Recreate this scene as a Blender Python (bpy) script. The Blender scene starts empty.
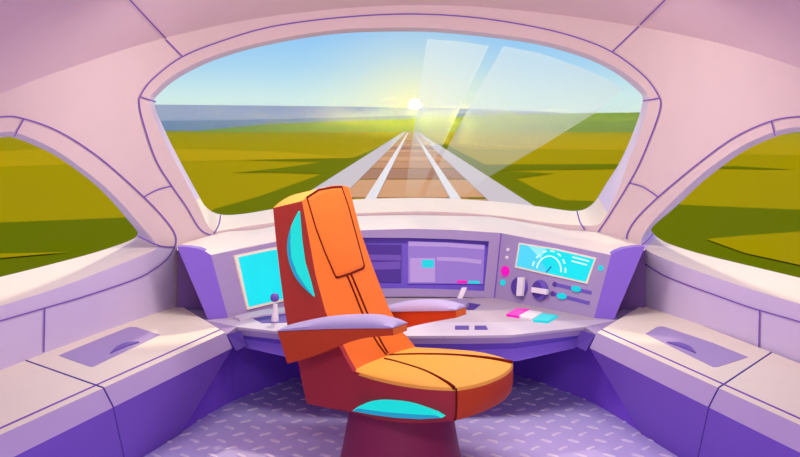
import bpy, bmesh, math
from mathutils import Vector, Matrix
from mathutils.geometry import delaunay_2d_cdt

sc = bpy.context.scene
COL = sc.collection
F, CX, CY, H = 950.0, 411.0, 127.0, 1.45      # focal length (px), principal column, horizon row, eye height

# ------------------------------------------------------------------ materials
def lin(c):
    r = []
    for v in c[:3]:
        v /= 255.0
        r.append(v / 12.92 if v <= 0.04045 else ((v + 0.055) / 1.055) ** 2.4)
    return (r[0], r[1], r[2], 1.0)

MATS = {}
def mat(name, rgb, rough=0.55, spec=0.3, emit=0.0, vary=0.03, scale=6.0, bump=0.0, metal=0.0):
    if name in MATS:
        return MATS[name]
    m = bpy.data.materials.new(name)
    m.use_nodes = True
    nt = m.node_tree
    b = nt.nodes['Principled BSDF']
    c = lin(rgb)
    b.inputs['Roughness'].default_value = rough
    b.inputs['Metallic'].default_value = metal
    b.inputs['Specular IOR Level'].default_value = spec
    tc = nt.nodes.new('ShaderNodeTexCoord')
    nz = nt.nodes.new('ShaderNodeTexNoise')
    nz.inputs['Scale'].default_value = scale
    nz.inputs['Detail'].default_value = 3.0
    nt.links.new(tc.outputs['Object'], nz.inputs['Vector'])
    mx = nt.nodes.new('ShaderNodeMix')
    mx.data_type = 'RGBA'
    mx.inputs[6].default_value = tuple(v * (1 - vary) for v in c[:3]) + (1,)
    mx.inputs[7].default_value = tuple(min(1, v * (1 + vary)) for v in c[:3]) + (1,)
    nt.links.new(nz.outputs['Fac'], mx.inputs[0])
    if emit > 0:
        b.inputs['Base Color'].default_value = tuple(v * 0.25 for v in c[:3]) + (1,)
        nt.links.new(mx.outputs[2], b.inputs['Emission Color'])
        b.inputs['Emission Strength'].default_value = emit
    else:
        nt.links.new(mx.outputs[2], b.inputs['Base Color'])
    if bump > 0:
        n2 = nt.nodes.new('ShaderNodeTexNoise')
        n2.inputs['Scale'].default_value = 160.0
        nt.links.new(tc.outputs['Object'], n2.inputs['Vector'])
        bp = nt.nodes.new('ShaderNodeBump')
        bp.inputs['Strength'].default_value = bump
        bp.inputs['Distance'].default_value = 0.002
        nt.links.new(n2.outputs['Fac'], bp.inputs['Height'])
        nt.links.new(bp.outputs['Normal'], b.inputs['Normal'])
    MATS[name] = m
    return m

M_WALL = mat('pink lining', (231, 207, 204), 0.7, 0.15)
M_WALLSHADE = mat('shaded lower lining', (216, 200, 232), 0.7, 0.15)  # wall shade below the side windows, painted in as lilac
M_CEIL = mat('mauve ceiling lining', (234, 206, 213), 0.8, 0.1)
M_SEAM = mat('violet seam', (136, 96, 190), 0.8, 0.0)
M_REVEAL = mat('lilac window reveal', (224, 210, 236), 0.7, 0.1)
M_SILL = mat('cream sill', (246, 231, 210), 0.6, 0.2)
M_FLOOR = mat('lilac tread floor', (206, 192, 242), 0.65, 0.2)
M_TREAD = mat('pale tread bar', (240, 228, 254), 0.5, 0.3)
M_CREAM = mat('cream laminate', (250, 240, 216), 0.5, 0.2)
M_DASH = mat('cream dash top', (238, 226, 216), 0.5, 0.2)
M_DESK = mat('pale lilac desk', (194, 178, 190), 0.5, 0.2)
M_APRON = mat('light violet apron', (160, 128, 238), 0.5, 0.2)
M_DESKF = mat('pale lilac desk front', (206, 194, 210), 0.5, 0.2)
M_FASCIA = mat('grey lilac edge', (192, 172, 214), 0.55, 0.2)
M_VIOLET = mat('violet panel', (136, 106, 214), 0.5, 0.2)
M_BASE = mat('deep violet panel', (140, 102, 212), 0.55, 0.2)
M_INDIGO = mat('indigo knee panel', (156, 104, 248), 0.6, 0.15)
M_GAPSHADE = mat('painted gap shade', (136, 102, 166), 0.6, 0.15)
M_HOUSE = mat('lilac housing', (172, 152, 194), 0.55, 0.2)
M_CHEEK = mat('violet cheek', (142, 108, 214), 0.5, 0.2)
M_BAY = mat('violet bay', (124, 96, 204), 0.55, 0.2)
M_BAYD = mat('dark violet bay', (96, 66, 160), 0.55, 0.2)
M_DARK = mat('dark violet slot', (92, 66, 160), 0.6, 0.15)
M_KNOB = mat('violet dial', (116, 90, 190), 0.4, 0.3)
M_WHITE = mat('off white plastic', (246, 238, 240), 0.4, 0.3)
M_TRAY = mat('lilac tray', (178, 158, 206), 0.55, 0.2)
M_PULL = mat('violet pull', (120, 94, 184), 0.5, 0.2)
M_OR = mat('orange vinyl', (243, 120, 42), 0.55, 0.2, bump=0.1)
M_ORLIT = mat('lit orange vinyl', (255, 182, 74), 0.55, 0.2, bump=0.1)  # paler orange for upward faces: light from above painted into the vinyl
M_ORD = mat('front-lit orange vinyl', (206, 74, 32), 0.55, 0.2)
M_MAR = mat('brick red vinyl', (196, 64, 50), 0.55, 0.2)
M_MAR2 = mat('shaded orange vinyl', (172, 52, 60), 0.55, 0.2)
M_PED = mat('wine painted metal', (146, 44, 80), 0.45, 0.3)
M_STITCH = mat('dark stitching', (110, 34, 30), 0.8, 0.0)
M_PAD = mat('lilac armrest pad', (190, 178, 216), 0.5, 0.2)
M_CYANL = mat('cyan light', (20, 236, 226), 0.3, 0.3, emit=0.75, vary=0.05)
M_CYANE = mat('blue light rim', (40, 180, 225), 0.3, 0.3, emit=0.55)
M_SCREEN = mat('cyan screen', (16, 226, 236), 0.3, 0.3, emit=0.85, vary=0.12, scale=5)
M_SCREENB = mat('blue screen facet', (80, 214, 246), 0.3, 0.3, emit=0.85)
M_SCRW = mat('white screen ink', (225, 255, 255), 0.3, 0.3, emit=0.95)
M_SCRD = mat('blue screen needle', (40, 130, 200), 0.3, 0.3, emit=0.6)
M_MONL = mat('lilac screen', (158, 124, 208), 0.4, 0.2, emit=0.75)
M_MONT = mat('pale lilac screen block', (186, 152, 216), 0.4, 0.2, emit=0.8)
M_MOND = mat('dim violet screen', (84, 52, 150), 0.4, 0.2, emit=0.7)
M_MONB = mat('violet screen band', (116, 80, 178), 0.4, 0.2, emit=0.75)
M_CYANK = mat('cyan key', (0, 226, 236), 0.4, 0.3, emit=0.7)
M_MAG = mat('magenta key', (250, 0, 190), 0.4, 0.3, emit=0.8)

def glass(name):
    m = bpy.data.materials.new(name); m.use_nodes = True
    nt = m.node_tree; nt.nodes.clear()
    o = nt.nodes.new('ShaderNodeOutputMaterial')
    mx = nt.nodes.new('ShaderNodeMixShader'); mx.inputs[0].default_value = 0.006
    tr = nt.nodes.new('ShaderNodeBsdfTransparent'); tr.inputs[0].default_value = (0.985, 0.995, 1, 1)
    gl = nt.nodes.new('ShaderNodeBsdfGlossy'); gl.inputs['Roughness'].default_value = 0.02
    nt.links.new(tr.outputs[0], mx.inputs[1]); nt.links.new(gl.outputs[0], mx.inputs[2])
    nt.links.new(mx.outputs[0], o.inputs[0])
    return m
M_GLASS = glass('clear glass')

def glare_film(name):
    # window reflections painted into the pane as pale film: densest at the top of the pane, clear at the bottom
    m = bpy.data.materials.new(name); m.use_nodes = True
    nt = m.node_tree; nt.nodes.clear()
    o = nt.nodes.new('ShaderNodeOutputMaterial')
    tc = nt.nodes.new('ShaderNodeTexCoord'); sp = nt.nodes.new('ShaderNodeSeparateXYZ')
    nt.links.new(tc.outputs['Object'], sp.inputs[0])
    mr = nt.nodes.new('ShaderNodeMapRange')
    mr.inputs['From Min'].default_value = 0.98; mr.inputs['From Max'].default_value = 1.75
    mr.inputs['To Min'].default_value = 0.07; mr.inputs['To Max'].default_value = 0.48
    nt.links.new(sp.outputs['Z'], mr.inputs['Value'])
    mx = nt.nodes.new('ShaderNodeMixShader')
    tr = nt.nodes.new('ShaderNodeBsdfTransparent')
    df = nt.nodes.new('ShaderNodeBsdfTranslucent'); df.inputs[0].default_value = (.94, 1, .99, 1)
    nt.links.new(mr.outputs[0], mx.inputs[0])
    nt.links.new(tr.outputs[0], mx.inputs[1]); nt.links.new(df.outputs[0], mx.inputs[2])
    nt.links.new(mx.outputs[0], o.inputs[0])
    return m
M_GLARE = glare_film('painted glare glass')

# ------------------------------------------------------------------ object helpers
def tag(o, label=None, cat=None, group=None, kind=None):
    if label: o['label'] = label
    if cat: o['category'] = cat
    if group: o['group'] = group
    if kind: o['kind'] = kind
    return o

def thing(name, loc, label, cat, group=None):
    o = bpy.data.objects.new(name, None)
    COL.objects.link(o); o.location = loc; o.empty_display_size = 0.1
    return tag(o, label, cat, group)

def origin(o):
    p = Vector((0, 0, 0))
    while o is not None:
        p += Vector(o.location); o = o.parent
    return p

def mk(name, verts, faces, mats, parent=None, fm=None, smooth=False, bevel=0.0, segs=2, fixn=True):
    if not isinstance(mats, (list, tuple)): mats = [mats]
    off = origin(parent) if parent else Vector((0, 0, 0))
    me = bpy.data.meshes.new(name)
    me.from_pydata([tuple(Vector(v) - off) for v in verts], [], faces)
    for m in mats: me.materials.append(m)
    if fm:
        for p, k in zip(me.polygons, fm): p.material_index = k
    if fixn:
        bm = bmesh.new(); bm.from_mesh(me)
        bmesh.ops.recalc_face_normals(bm, faces=bm.faces)
        bm.to_mesh(me); bm.free()
    if smooth:
        for p in me.polygons: p.use_smooth = True
    o = bpy.data.objects.new(name, me)
    COL.objects.link(o)
    if parent: o.parent = parent
    if bevel:
        b = o.modifiers.new('bevel', 'BEVEL'); b.width = bevel; b.segments = segs
        b.limit_method = 'ANGLE'; b.angle_limit = math.radians(35)
    return o

class MB:
    """collects pieces of ONE mesh"""
    def __init__(s): s.v = []; s.f = []; s.m = []
    def add(s, verts, faces, m=0):
        k = len(s.v); s.v += [Vector(v) for v in verts]
        s.f += [tuple(i + k for i in f) for f in faces]; s.m += [m] * len(faces)
        return s
    def build(s, name, mats, parent=None, **kw):
        return mk(name, s.v, s.f, mats, parent, fm=s.m, **kw)

# ------------------------------------------------------------------ camera geometry -> world points on real surfaces
def ray(x, y): return (x - CX) / F, (CY - y) / F
def onY(x, y, Y):
    a, b = ray(x, y); return Vector((a * Y, Y, H + b * Y))
def onZ(x, y, z):
    a, b = ray(x, y); t = (z - H) / b; return Vector((a * t, t, z))
class Plane:
    def __init__(s, p, q, r):
        s.p = Vector(p); n = (Vector(q) - s.p).cross(Vector(r) - s.p).normalized()
        if n.y > 0: n = -n
        s.n = n
    def at(s, x, y, off=0.0):
        a, b = ray(x, y); d = Vector((a, 1, b)); o = Vector((0, 0, H))
        return o + d * ((s.p + s.n * off - o).dot(s.n) / d.dot(s.n))

def crom(pts, n=6, closed=False):
    P = [Vector(p) for p in pts]; L = len(P); out = []
    rng = L if closed else L - 1
    for i in range(rng):
        if closed: p0, p1, p2, p3 = P[i - 1], P[i], P[(i + 1) % L], P[(i + 2) % L]
        else: p0, p1, p2, p3 = P[max(i - 1, 0)], P[i], P[i + 1], P[min(i + 2, L - 1)]
        for k in range(n):
            t = k / n
            out.append(0.5 * ((2 * p1) + (p2 - p0) * t + (2 * p0 - 5 * p1 + 4 * p2 - p3) * t * t + (3 * p1 - p0 - 3 * p2 + p3) * t ** 3))
    if not closed: out.append(P[-1])
    return out

def prism(px, plane, d0, d1, mb=None, m=0):
    """plate of outline px (as seen on the plane) raised from offset d0 to d1 along the plane normal"""
    top = [plane.at(x, y, d1) for x, y in px]
    bot = [p - plane.n * (d1 - d0) for p in top]
    n = len(px)
    f = [tuple(range(n)), tuple(range(2 * n - 1, n - 1, -1))]
    f += [(i, (i + 1) % n, n + (i + 1) % n, n + i) for i in range(n)]
    mb = mb or MB()
    return mb.add(top + bot, f, m)

def ell(cx, cy, rx, ry, n=28, rot=0.0, a0=0.0, a1=2 * math.pi):
    full = abs(a1 - a0 - 2 * math.pi) < 1e-6
    r = []
    for i in range(n if full else n + 1):
        t = a0 + (a1 - a0) * i / n
        x, y = rx * math.cos(t), ry * math.sin(t)
        r.append((cx + x * math.cos(rot) - y * math.sin(rot), cy + x * math.sin(rot) + y * math.cos(rot)))
    return r

def band(px, w, plane, d0, d1, mb, m=0, closed=False):
    """raised line of pixel width w following px on a plane"""
    P = [Vector(p) for p in px]; n = len(P)
    L, R = [], []
    for i in range(n):
        if closed: a, b = P[i - 1], P[(i + 1) % n]
        else: a, b = P[max(i - 1, 0)], P[min(i + 1, n - 1)]
        t = (b - a).normalized(); q = Vector((-t.y, t.x)) * (w / 2)
        L.append(plane.at(*(P[i] + q), d1)); R.append(plane.at(*(P[i] - q), d1))
    v = L + R + [p - plane.n * (d1 - d0) for p in L] + [p - plane.n * (d1 - d0) for p in R]
    f = []
    for i in range(n if closed else n - 1):
        j = (i + 1) % n
        f += [(i, j, n + j, n + i), (i, 2 * n + i, 2 * n + j, j), (n + i, n + j, 3 * n + j, 3 * n + i)]
    mb.add(v, f, m)

def tube(p, q, r0, r1, n=16, mb=None, m=0):
    p, q = Vector(p), Vector(q); d = (q - p).normalized()
    a = d.orthogonal().normalized(); b = d.cross(a)
    v = []
    for c, r in ((p, r0), (q, r1)):
        v += [c + (a * math.cos(2 * math.pi * i / n) + b * math.sin(2 * math.pi * i / n)) * r for i in range(n)]
    f = [(i, (i + 1) % n, n + (i + 1) % n, n + i) for i in range(n)] + [tuple(range(n)), tuple(range(n, 2 * n))]
    return (mb or MB()).add(v, f, m)

def ball(c, r, nu=20, nv=12, sz=1.0):
    c = Vector(c); v = [c + Vector((0, 0, r * sz))]
    for j in range(1, nv):
        t = math.pi * j / nv
        v += [c + Vector((r * math.sin(t) * math.cos(2 * math.pi * i / nu), r * math.sin(t) * math.sin(2 * math.pi * i / nu), r * sz * math.cos(t))) for i in range(nu)]
    v.append(c - Vector((0, 0, r * sz)))
    f = [(0, 1 + i, 1 + (i + 1) % nu) for i in range(nu)]
    for j in range(nv - 2):
        f += [(1 + j * nu + i, 1 + (j + 1) * nu + i, 1 + (j + 1) * nu + (i + 1) % nu, 1 + j * nu + (i + 1) % nu) for i in range(nu)]
    e = len(v) - 1; k = 1 + (nv - 2) * nu
    f += [(e, k + (i + 1) % nu, k + i) for i in range(nu)]
    return MB().add(v, f)

# ------------------------------------------------------------------ cab shell: a developable nose (plan curve) raked backwards
RAKE = 0.20
_q = [(0, 6.30), (0.3, 6.262), (0.6, 6.15), (0.85, 6.0), (1.05, 5.81), (1.2, 5.57), (1.30, 5.30), (1.40, 5.0), (1.52, 4.6)]
_q += [(2.545 - 0.2197 * Y + 0.0, Y) for Y in (4.0, 3.0, 2.0, 1.0, 0.0, -1.0)]
_q = [Vector(p) for p in _q]
_full = [Vector((-p.x, p.y)) for p in reversed(_q[1:])] + _q
PLAN = crom(_full, 8)
def offset_plan(off):
    out = []
    for i, p in enumerate(PLAN):
        t = (PLAN[min(i + 1, len(PLAN) - 1)] - PLAN[max(i - 1, 0)]).normalized()
        n = Vector((-t.y, t.x))
        if n.dot(p - Vector((0, 3))) < 0: n = -n
        out.append(p + n * off)
    return out
class Shell:
    def __init__(s, off):
        s.P = offset_plan(off); s.S = [0.0]
        for a, b in zip(s.P, s.P[1:]): s.S.append(s.S[-1] + (b - a).length)
        mid = s.S[len(s.S) // 2]; s.S = [v - mid for v in s.S]
    def xs(s, X):                      # X -> (Yplan, arc)
        P = s.P; lo, hi = 0, len(P) - 1
        if X <= P[0].x: return P[0].y, s.S[0]
        if X >= P[-1].x: return P[-1].y, s.S[-1]
        while hi - lo > 1:
            m = (lo + hi) // 2
            if P[m].x <= X: lo = m
            else: hi = m
        t = (X - P[lo].x) / max(1e-9, P[hi].x - P[lo].x)
        return P[lo].y + t * (P[hi].y - P[lo].y), s.S[lo] + t * (s.S[hi] - s.S[lo])
    def hit(s, x, y):                  # pixel ray -> world point
        a, b = ray(x, y)
        def g(t):
            z = H + b * t
            return t + RAKE * max(0, z - 1) - s.xs(a * t)[0]
        lo, hi = 0.3, 9.0
        for _ in range(50):
            m = (lo + hi) / 2
            if g(m) < 0: lo = m
            else: hi = m
        t = (lo + hi) / 2
        return Vector((a * t, t, H + b * t))
    def sz(s, p):                      # world point -> (arc, z)
        return Vector((s.xs(p.x)[1], p.z))
    def pt(s, q):                      # (arc, z) -> world point
        S = s.S; lo, hi = 0, len(S) - 1
        u = min(max(q[0], S[0]), S[-1])
        while hi - lo > 1:
            m = (lo + hi) // 2
            if S[m] <= u: lo = m
            else: hi = m
        t = (u - S[lo]) / (S[hi] - S[lo]); p = s.P[lo] + t * (s.P[hi] - s.P[lo])
        return Vector((p.x, p.y - RAKE * max(0, q[1] - 1), q[1]))
IN = Shell(0.0)

def inside(q, poly):
    r = False; j = len(poly) - 1
    for i in range(len(poly)):
        a, b = poly[i], poly[j]
        if (a[1] > q[1]) != (b[1] > q[1]) and q[0] < (b[0] - a[0]) * (q[1] - a[1]) / (b[1] - a[1]) + a[0]: r = not r
        j = i
    return r

def sheet(shell, outer, holes=(), lines=(), step=(0.12, 0.12), slot=None):
    """triangulated piece of a shell bounded by outer (arc,z), with holes and constraint lines"""
    V, E = [], []
    def loop(L, closed):
        k = len(V); V.extend(Vector(p) for p in L); n = len(L)
        E.extend((k + i, k + (i + 1) % n) for i in range(n if closed else n - 1))
    loop(outer, True)
    for h in holes: loop(h, True)
    for l in lines: loop(l, False)
    us = [p[0] for p in outer]; zs = [p[1] for p in outer]
    u = min(us) + step[0] * 0.37
    while u < max(us):
        z = min(zs) + step[1] * 0.41
        while z < max(zs):
            V.append(Vector((u, z))); z += step[1]
        u += step[0]
    v, e, f, *_ = delaunay_2d_cdt(V, E, [], 0, 1e-5)
    F_, S_ = [], []
    for t in f:
        c = sum((v[i] for i in t), Vector((0, 0))) / len(t)
        if inside(c, outer) and not any(inside(c, h) for h in holes):
            F_.append(tuple(t)); S_.append(slot(c) if slot else 0)
    return [shell.pt(p) for p in v], F_, S_

def mirror(pts): return [(2 * CX - x, y) for x, y in pts]

# outlines read off the photograph (visible daylight edge / inner lining edge)
WS_OUT = crom([(154.5, 104), (165, 131), (181, 163), (200, 198), (206, 207), (214, 212.5), (226, 215), (246, 213.5), (273, 209), (310, 203), (354, 199.5), (411, 197.8),
               (454, 198.7), (500, 202), (539, 206.5), (556, 209), (574, 211), (586, 208.5), (596, 200), (606, 184), (621, 160), (636, 125), (642.5, 100),
               (637, 90), (614, 72), (582, 57), (532, 43.5), (458, 34), (405, 31.5), (335, 34), (265, 45.5), (215, 60), (180, 77), (160, 93)], 5, True)
WS_IN = crom([(149.5, 102), (158, 127), (174, 159), (196, 200), (206, 222), (214, 231), (224, 230), (246, 226.5), (273, 222.5), (310, 217), (354, 213.5), (411, 211.5),
              (454, 212.3), (500, 216), (539, 221.5), (556, 223.5), (576, 225), (596, 225), (605, 217), (618, 190), (629, 160), (643, 125), (648, 100),
              (642, 87), (617, 68), (584, 53), (533, 39.5), (458, 30), (405, 27.5), (335, 30), (265, 41.5), (213, 56), (177, 73), (156, 90)], 5, True)
L_OUT = crom([(-150, 220), (-110, 175), (-50, 145), (0, 137.5), (15, 138), (38, 147), (60, 158.5), (92, 182), (113, 202.5), (128, 220), (135.5, 229), (137.5, 234), (131, 240),
              (100, 251), (60, 262), (0, 277), (-70, 293), (-130, 290)], 5, True)
L_IN = crom([(-156, 218), (-114, 171), (-52, 140), (0, 132.5), (17, 133), (42, 143), (65, 156), (97, 180), (119, 200.5), (138, 222), (150, 236), (156, 245), (152, 251),
             (100, 272), (60, 287), (0, 306), (-70, 324), (-138, 312)], 5, True)
R_OUT = crom([(x, y) for x, y in [(684, 213), (700, 199), (718, 184), (746, 163.5), (775, 149), (789, 145)]][:0] or
             [(972, 220), (925, 175), (870, 143), (822, 132.5), (800, 132), (788, 133.5), (775, 137), (746, 150), (718, 169.5), (700, 184), (676, 206.5), (660, 220), (653, 226.5), (651.5, 231),
              (657, 237), (671, 244.5), (705, 255), (763, 269), (822, 283), (890, 298), (950, 290)], 5, True)
R_IN = crom([(978, 218), (929, 171), (872, 138), (822, 127.5), (800, 127), (787, 128.5), (772, 132.5), (742, 146), (713, 165.5), (694, 181), (670, 203.5), (653, 221), (645, 232), (641, 242),
             (645, 249), (663, 258), (700, 272), (763, 293), (822, 310), (890, 328), (958, 312)], 5, True)
CEIL_PX = crom([(0, 94), (35, 80), (70, 67.6), (140, 44.8), (210, 27.3), (270, 16.5), (335, 9), (405, 5.2), (470, 6.3), (530, 11.5), (583, 18), (635, 26), (680, 34.5), (722, 44), (762, 55.5), (800, 68)], 4)

TH_W, TH_S = 0.30, 0.20
OUT_W, OUT_S = Shell(TH_W), Shell(TH_S)

ceil_w = [IN.hit(x, y) for x, y in CEIL_PX]
def ext(p, sgn):
    q = IN.sz(p); return [IN.pt((q[0] + sgn * d, q[1] - 0.02 * d)) for d in (0.5, 1.0, 1.8, 2.6, 3.6)]
ceil_w = list(reversed(ext(ceil_w[0], -1))) + ceil_w + ext(ceil_w[-1], 1)
top = [IN.sz(p) for p in ceil_w]
outer = top + [Vector((top[-1][0] + (top[0][0] - top[-1][0]) * i / 120, 0.0)) for i in range(121)]
hole_w = [IN.sz(IN.hit(*p)) for p in WS_IN]
hole_l = [IN.sz(IN.hit(*p)) for p in L_IN]
hole_r = [IN.sz(IN.hit(*p)) for p in R_IN]
# seam under the side windows parts pink lining from the lilac of its painted shade
SEAM_L = crom([(-260, 385), (-120, 356), (0, 321), (45, 308), (86, 296), (136, 279), (156, 268), (168, 258), (175, 247)], 5)
SEAM_R = crom([(1085, 385), (940, 356), (822, 331), (800, 322), (752, 308), (715, 295), (690, 286), (663, 275), (645, 264)], 5)
sl = [IN.sz(IN.hit(*p)) for p in SEAM_L]; sr = [IN.sz(IN.hit(*p)) for p in SEAM_R]
LOW_L = [(-260, 372), (-160, 345), (-70, 323.5), (0, 305.5), (60, 286.5), (100, 271.5), (152, 250.5), (156, 246), (165, 248), (175, 247)]
LOW_R = [(1085, 372), (982, 345), (890, 327.5), (822, 309.5), (763, 292.5), (700, 271.5), (663, 257.5), (645, 248.5), (641, 243.5), (634, 244), (626, 243)]
ll = [IN.sz(IN.hit(*p)) for p in LOW_L]; lr = [IN.sz(IN.hit(*p)) for p in LOW_R]
low_l = [Vector((ll[0][0] - 3, ll[0][1])), *ll, Vector((ll[-1][0], 0)), Vector((ll[0][0] - 3, 0))]
low_r = [Vector((lr[0][0] + 3, lr[0][1])), *lr, Vector((lr[-1][0], 0)), Vector((lr[0][0] + 3, 0))]
sl = ll[-4:] + [Vector((ll[-1][0], 0.2))]; sr = lr[-4:] + [Vector((lr[-1][0], 0.2))]
v, f, s = sheet(IN, outer, [hole_w, hole_l, hole_r], [sl, sr],
                slot=lambda c: 1 if (inside(c, low_l) or inside(c, low_r)) else 0)
wall = MB()
wall.v = v; wall.f = f; wall.m = s
def bridge(mb, A, B, m):
    n = len(A); mb.add(A + B, [(i, (i + 1) % n, n + (i + 1) % n, n + i) for i in range(n)], m)
for pin, pout, sh, ylim in ((WS_IN, WS_OUT, OUT_W, 195), (L_IN, L_OUT, OUT_S, 236), (R_IN, R_OUT, OUT_S, 236)):
    A = [IN.hit(*p) for p in pin]; B = [sh.hit(*p) for p in pout]
    n = len(A); k = len(wall.v); wall.v += A + B
    for i in range(n):
        j = (i + 1) % n
        wall.f.append((k + i, k + j, k + n + j, k + n + i))
        low = min(pout[i][1], pout[j][1]) > ylim
        wall.m.append(3 if low else 2)
def ribbon(mb, px, w, shell_fn, m):
    P = [Vector(p) for p in px]; n = len(P); L, R = [], []
    for i in range(n):
        t = (P[min(i + 1, n - 1)] - P[max(i - 1, 0)]).normalized(); q = Vector((-t.y, t.x)) * (w / 2)
        L.append(shell_fn(*(P[i] + q))); R.append(shell_fn(*(P[i] - q)))
    mb.add(L + R, [(i, i + 1, n + i + 1, n + i) for i in range(n - 1)], m)
NEAR = Shell(-0.006)
SEAMS = [
    # trim line round the windscreen
    [(213, 236), (200, 229), (186, 206), (172, 186), (156, 160), (144, 125), (139.5, 105), (141, 95), (153, 79), (182, 57), (222, 41), (270, 27), (335, 18), (405, 14), (470, 17), (530, 26), (575, 37), (612, 52), (644, 76),
     (659, 97), (660, 108), (655, 125), (641, 160), (629, 183), (612, 211), (598, 232)],
    [(141, 97), (156, 102)], [(643, 101), (660, 98)], [(183, 57), (166, 39.5)], [(612, 52), (640, 25)],
    [(220.5, 215), (219, 224), (214, 234)], [(577, 211), (580, 222), (585, 230)],
    # trim lines round the side windows
    [(-60, 128), (0, 117), (25, 119), (60, 132), (100, 158), (144, 197), (168, 223), (176, 237), (175, 247)],
    [(24, 119), (14, 137)], [(144, 197), (157, 190), (172, 186)], [(138, 236), (152, 243), (163, 246.5), (175, 247)],
    [(880, 128), (822, 117), (800, 116.5), (771, 121), (735, 137), (700, 162), (658, 197), (636, 219), (627, 234), (627, 241)],
    [(771, 121), (775, 136)], [(629, 183), (643, 187), (658, 197)], [(653, 234), (648, 240), (642, 245)],
    [(-160, 366), (-120, 356), (0, 321), (45, 308), (86, 296), (136, 279), (156, 268), (168, 258), (175, 247)],
    [(960, 362), (940, 356), (822, 331), (800, 322), (752, 308), (715, 295), (690, 286), (663, 275), (645, 264)],
    [(45, 308), (44, 352)], [(759.5, 310), (758.5, 352)],
]
for q in SEAMS: ribbon(wall, crom(q, 6), 1.3, NEAR.hit, 4)
w_o = wall.build('wall_front', [M_WALL, M_WALLSHADE, M_REVEAL, M_SILL, M_SEAM], smooth=True, fixn=False)
tag(w_o, 'pink lining of the rounded cab nose around three windows', kind='structure')
# consistent smooth normals on the lining
bm = bmesh.new(); bm.from_mesh(w_o.data)
bmesh.ops.recalc_face_normals(bm, faces=bm.faces)
bm.to_mesh(w_o.data); bm.free()

# ceiling: straight vault running back over the driver
ce = MB(); n = len(ceil_w)
YB = -1.0
rows = [[Vector((p.x, p.y + (YB - p.y) * k / 6, p.z)) for p in ceil_w] for k in range(7)]
ce.add([p for r in rows for p in r], [(k * n + i, k * n + i + 1, (k + 1) * n + i + 1, (k + 1) * n + i) for k in range(6) for i in range(n - 1)], 0)
cx_ = [p.x for p in ceil_w]; cz_ = [p.z for p in ceil_w]
def zc(X):
    for i in range(len(cx_) - 1):
        if cx_[i] <= X <= cx_[i + 1]:
            t = (X - cx_[i]) / max(1e-9, cx_[i + 1] - cx_[i]); return cz_[i] + t * (cz_[i + 1] - cz_[i])
    return cz_[0]
def onCeil(x, y):
    a, b = ray(x, y); lo, hi = 0.3, 7.0
    for _ in range(45):
        m = (lo + hi) / 2
        if H + b * m < zc(a * m) - 0.006: lo = m
        else: hi = m
    return Vector((a * lo, lo, H + b * lo))
for q in ([(166, 38.5), (150, 21.5), (130, 0), (108, -24), (70, -66)], [(640, 25), (652, 13), (665, 0), (690, -25), (730, -66)]):
    ribbon(ce, crom(q, 5), 1.4, onCeil, 1)
tag(ce.build('ceiling', [M_CEIL, M_SEAM], smooth=True, fixn=False), 'mauve vaulted cab ceiling with two violet seams', kind='structure')

# window panes
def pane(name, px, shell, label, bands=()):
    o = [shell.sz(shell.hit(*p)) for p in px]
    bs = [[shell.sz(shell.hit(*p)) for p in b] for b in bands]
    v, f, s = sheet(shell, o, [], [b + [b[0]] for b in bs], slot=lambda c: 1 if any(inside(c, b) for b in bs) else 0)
    tag(mk(name, v, f, [M_GLASS, M_GLARE], fm=s, smooth=True, fixn=False), label, kind='structure')
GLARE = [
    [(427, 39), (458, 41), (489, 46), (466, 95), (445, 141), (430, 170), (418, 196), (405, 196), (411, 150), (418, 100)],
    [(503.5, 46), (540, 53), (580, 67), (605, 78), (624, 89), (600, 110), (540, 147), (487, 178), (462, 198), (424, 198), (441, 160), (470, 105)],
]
def dense(px, k=5):
    r = []
    for a, b in zip(px, px[1:] + px[:1]):
        r += [(a[0] + (b[0] - a[0]) * i / k, a[1] + (b[1] - a[1]) * i / k) for i in range(k)]
    return r
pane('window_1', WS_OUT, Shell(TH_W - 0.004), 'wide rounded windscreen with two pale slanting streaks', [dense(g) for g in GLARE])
pane('window_2', L_OUT, Shell(TH_S - 0.004), 'teardrop side window on the left wall')
pane('window_3', R_OUT, Shell(TH_S - 0.004), 'teardrop side window on the right wall')

# floor with raised tread bars
fl = MB()
fl.add([(-2.6, -1, 0), (2.6, -1, 0), (2.6, 6.3, 0), (-2.6, 6.3, 0), (-2.6, -1, -0.08), (2.6, -1, -0.08), (2.6, 6.3, -0.08), (-2.6, 6.3, -0.08)],
       [(0, 1, 2, 3), (7, 6, 5, 4), (0, 4, 5, 1), (1, 5, 6, 2), (2, 6, 7, 3), (3, 7, 4, 0)], 0)
row = 0; Y = 3.6
while Y < 5.75:
    for c in range(-12, 13):
        X = c * 0.125 + (0.0625 if row % 2 else 0)
        if abs(X) > 1.3: continue
        sg = 1 if row % 2 else -1
        d = Vector((0.026, sg * 0.024, 0)); q = Vector((-d.y, d.x, 0)).normalized() * 0.011
        c0 = Vector((X, Y, 0)); t = Vector((0, 0, 0.004))
        ring = [c0 - d, c0 - d * 0.7 + q, c0 + d * 0.7 + q, c0 + d, c0 + d * 0.7 - q, c0 - d * 0.7 - q]
        fl.add([p + t * 0.1 for p in ring] + [c0 + (p - c0) * 0.85 + t for p in ring],
               [(6, 7, 8, 9, 10, 11)] + [(i, (i + 1) % 6, 6 + (i + 1) % 6, 6 + i) for i in range(6)], 1)
    Y += 0.098; row += 1
tag(fl.build('floor', [M_FLOOR, M_TREAD], fixn=False), 'lilac cab floor with raised tread bars', kind='structure')

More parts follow.
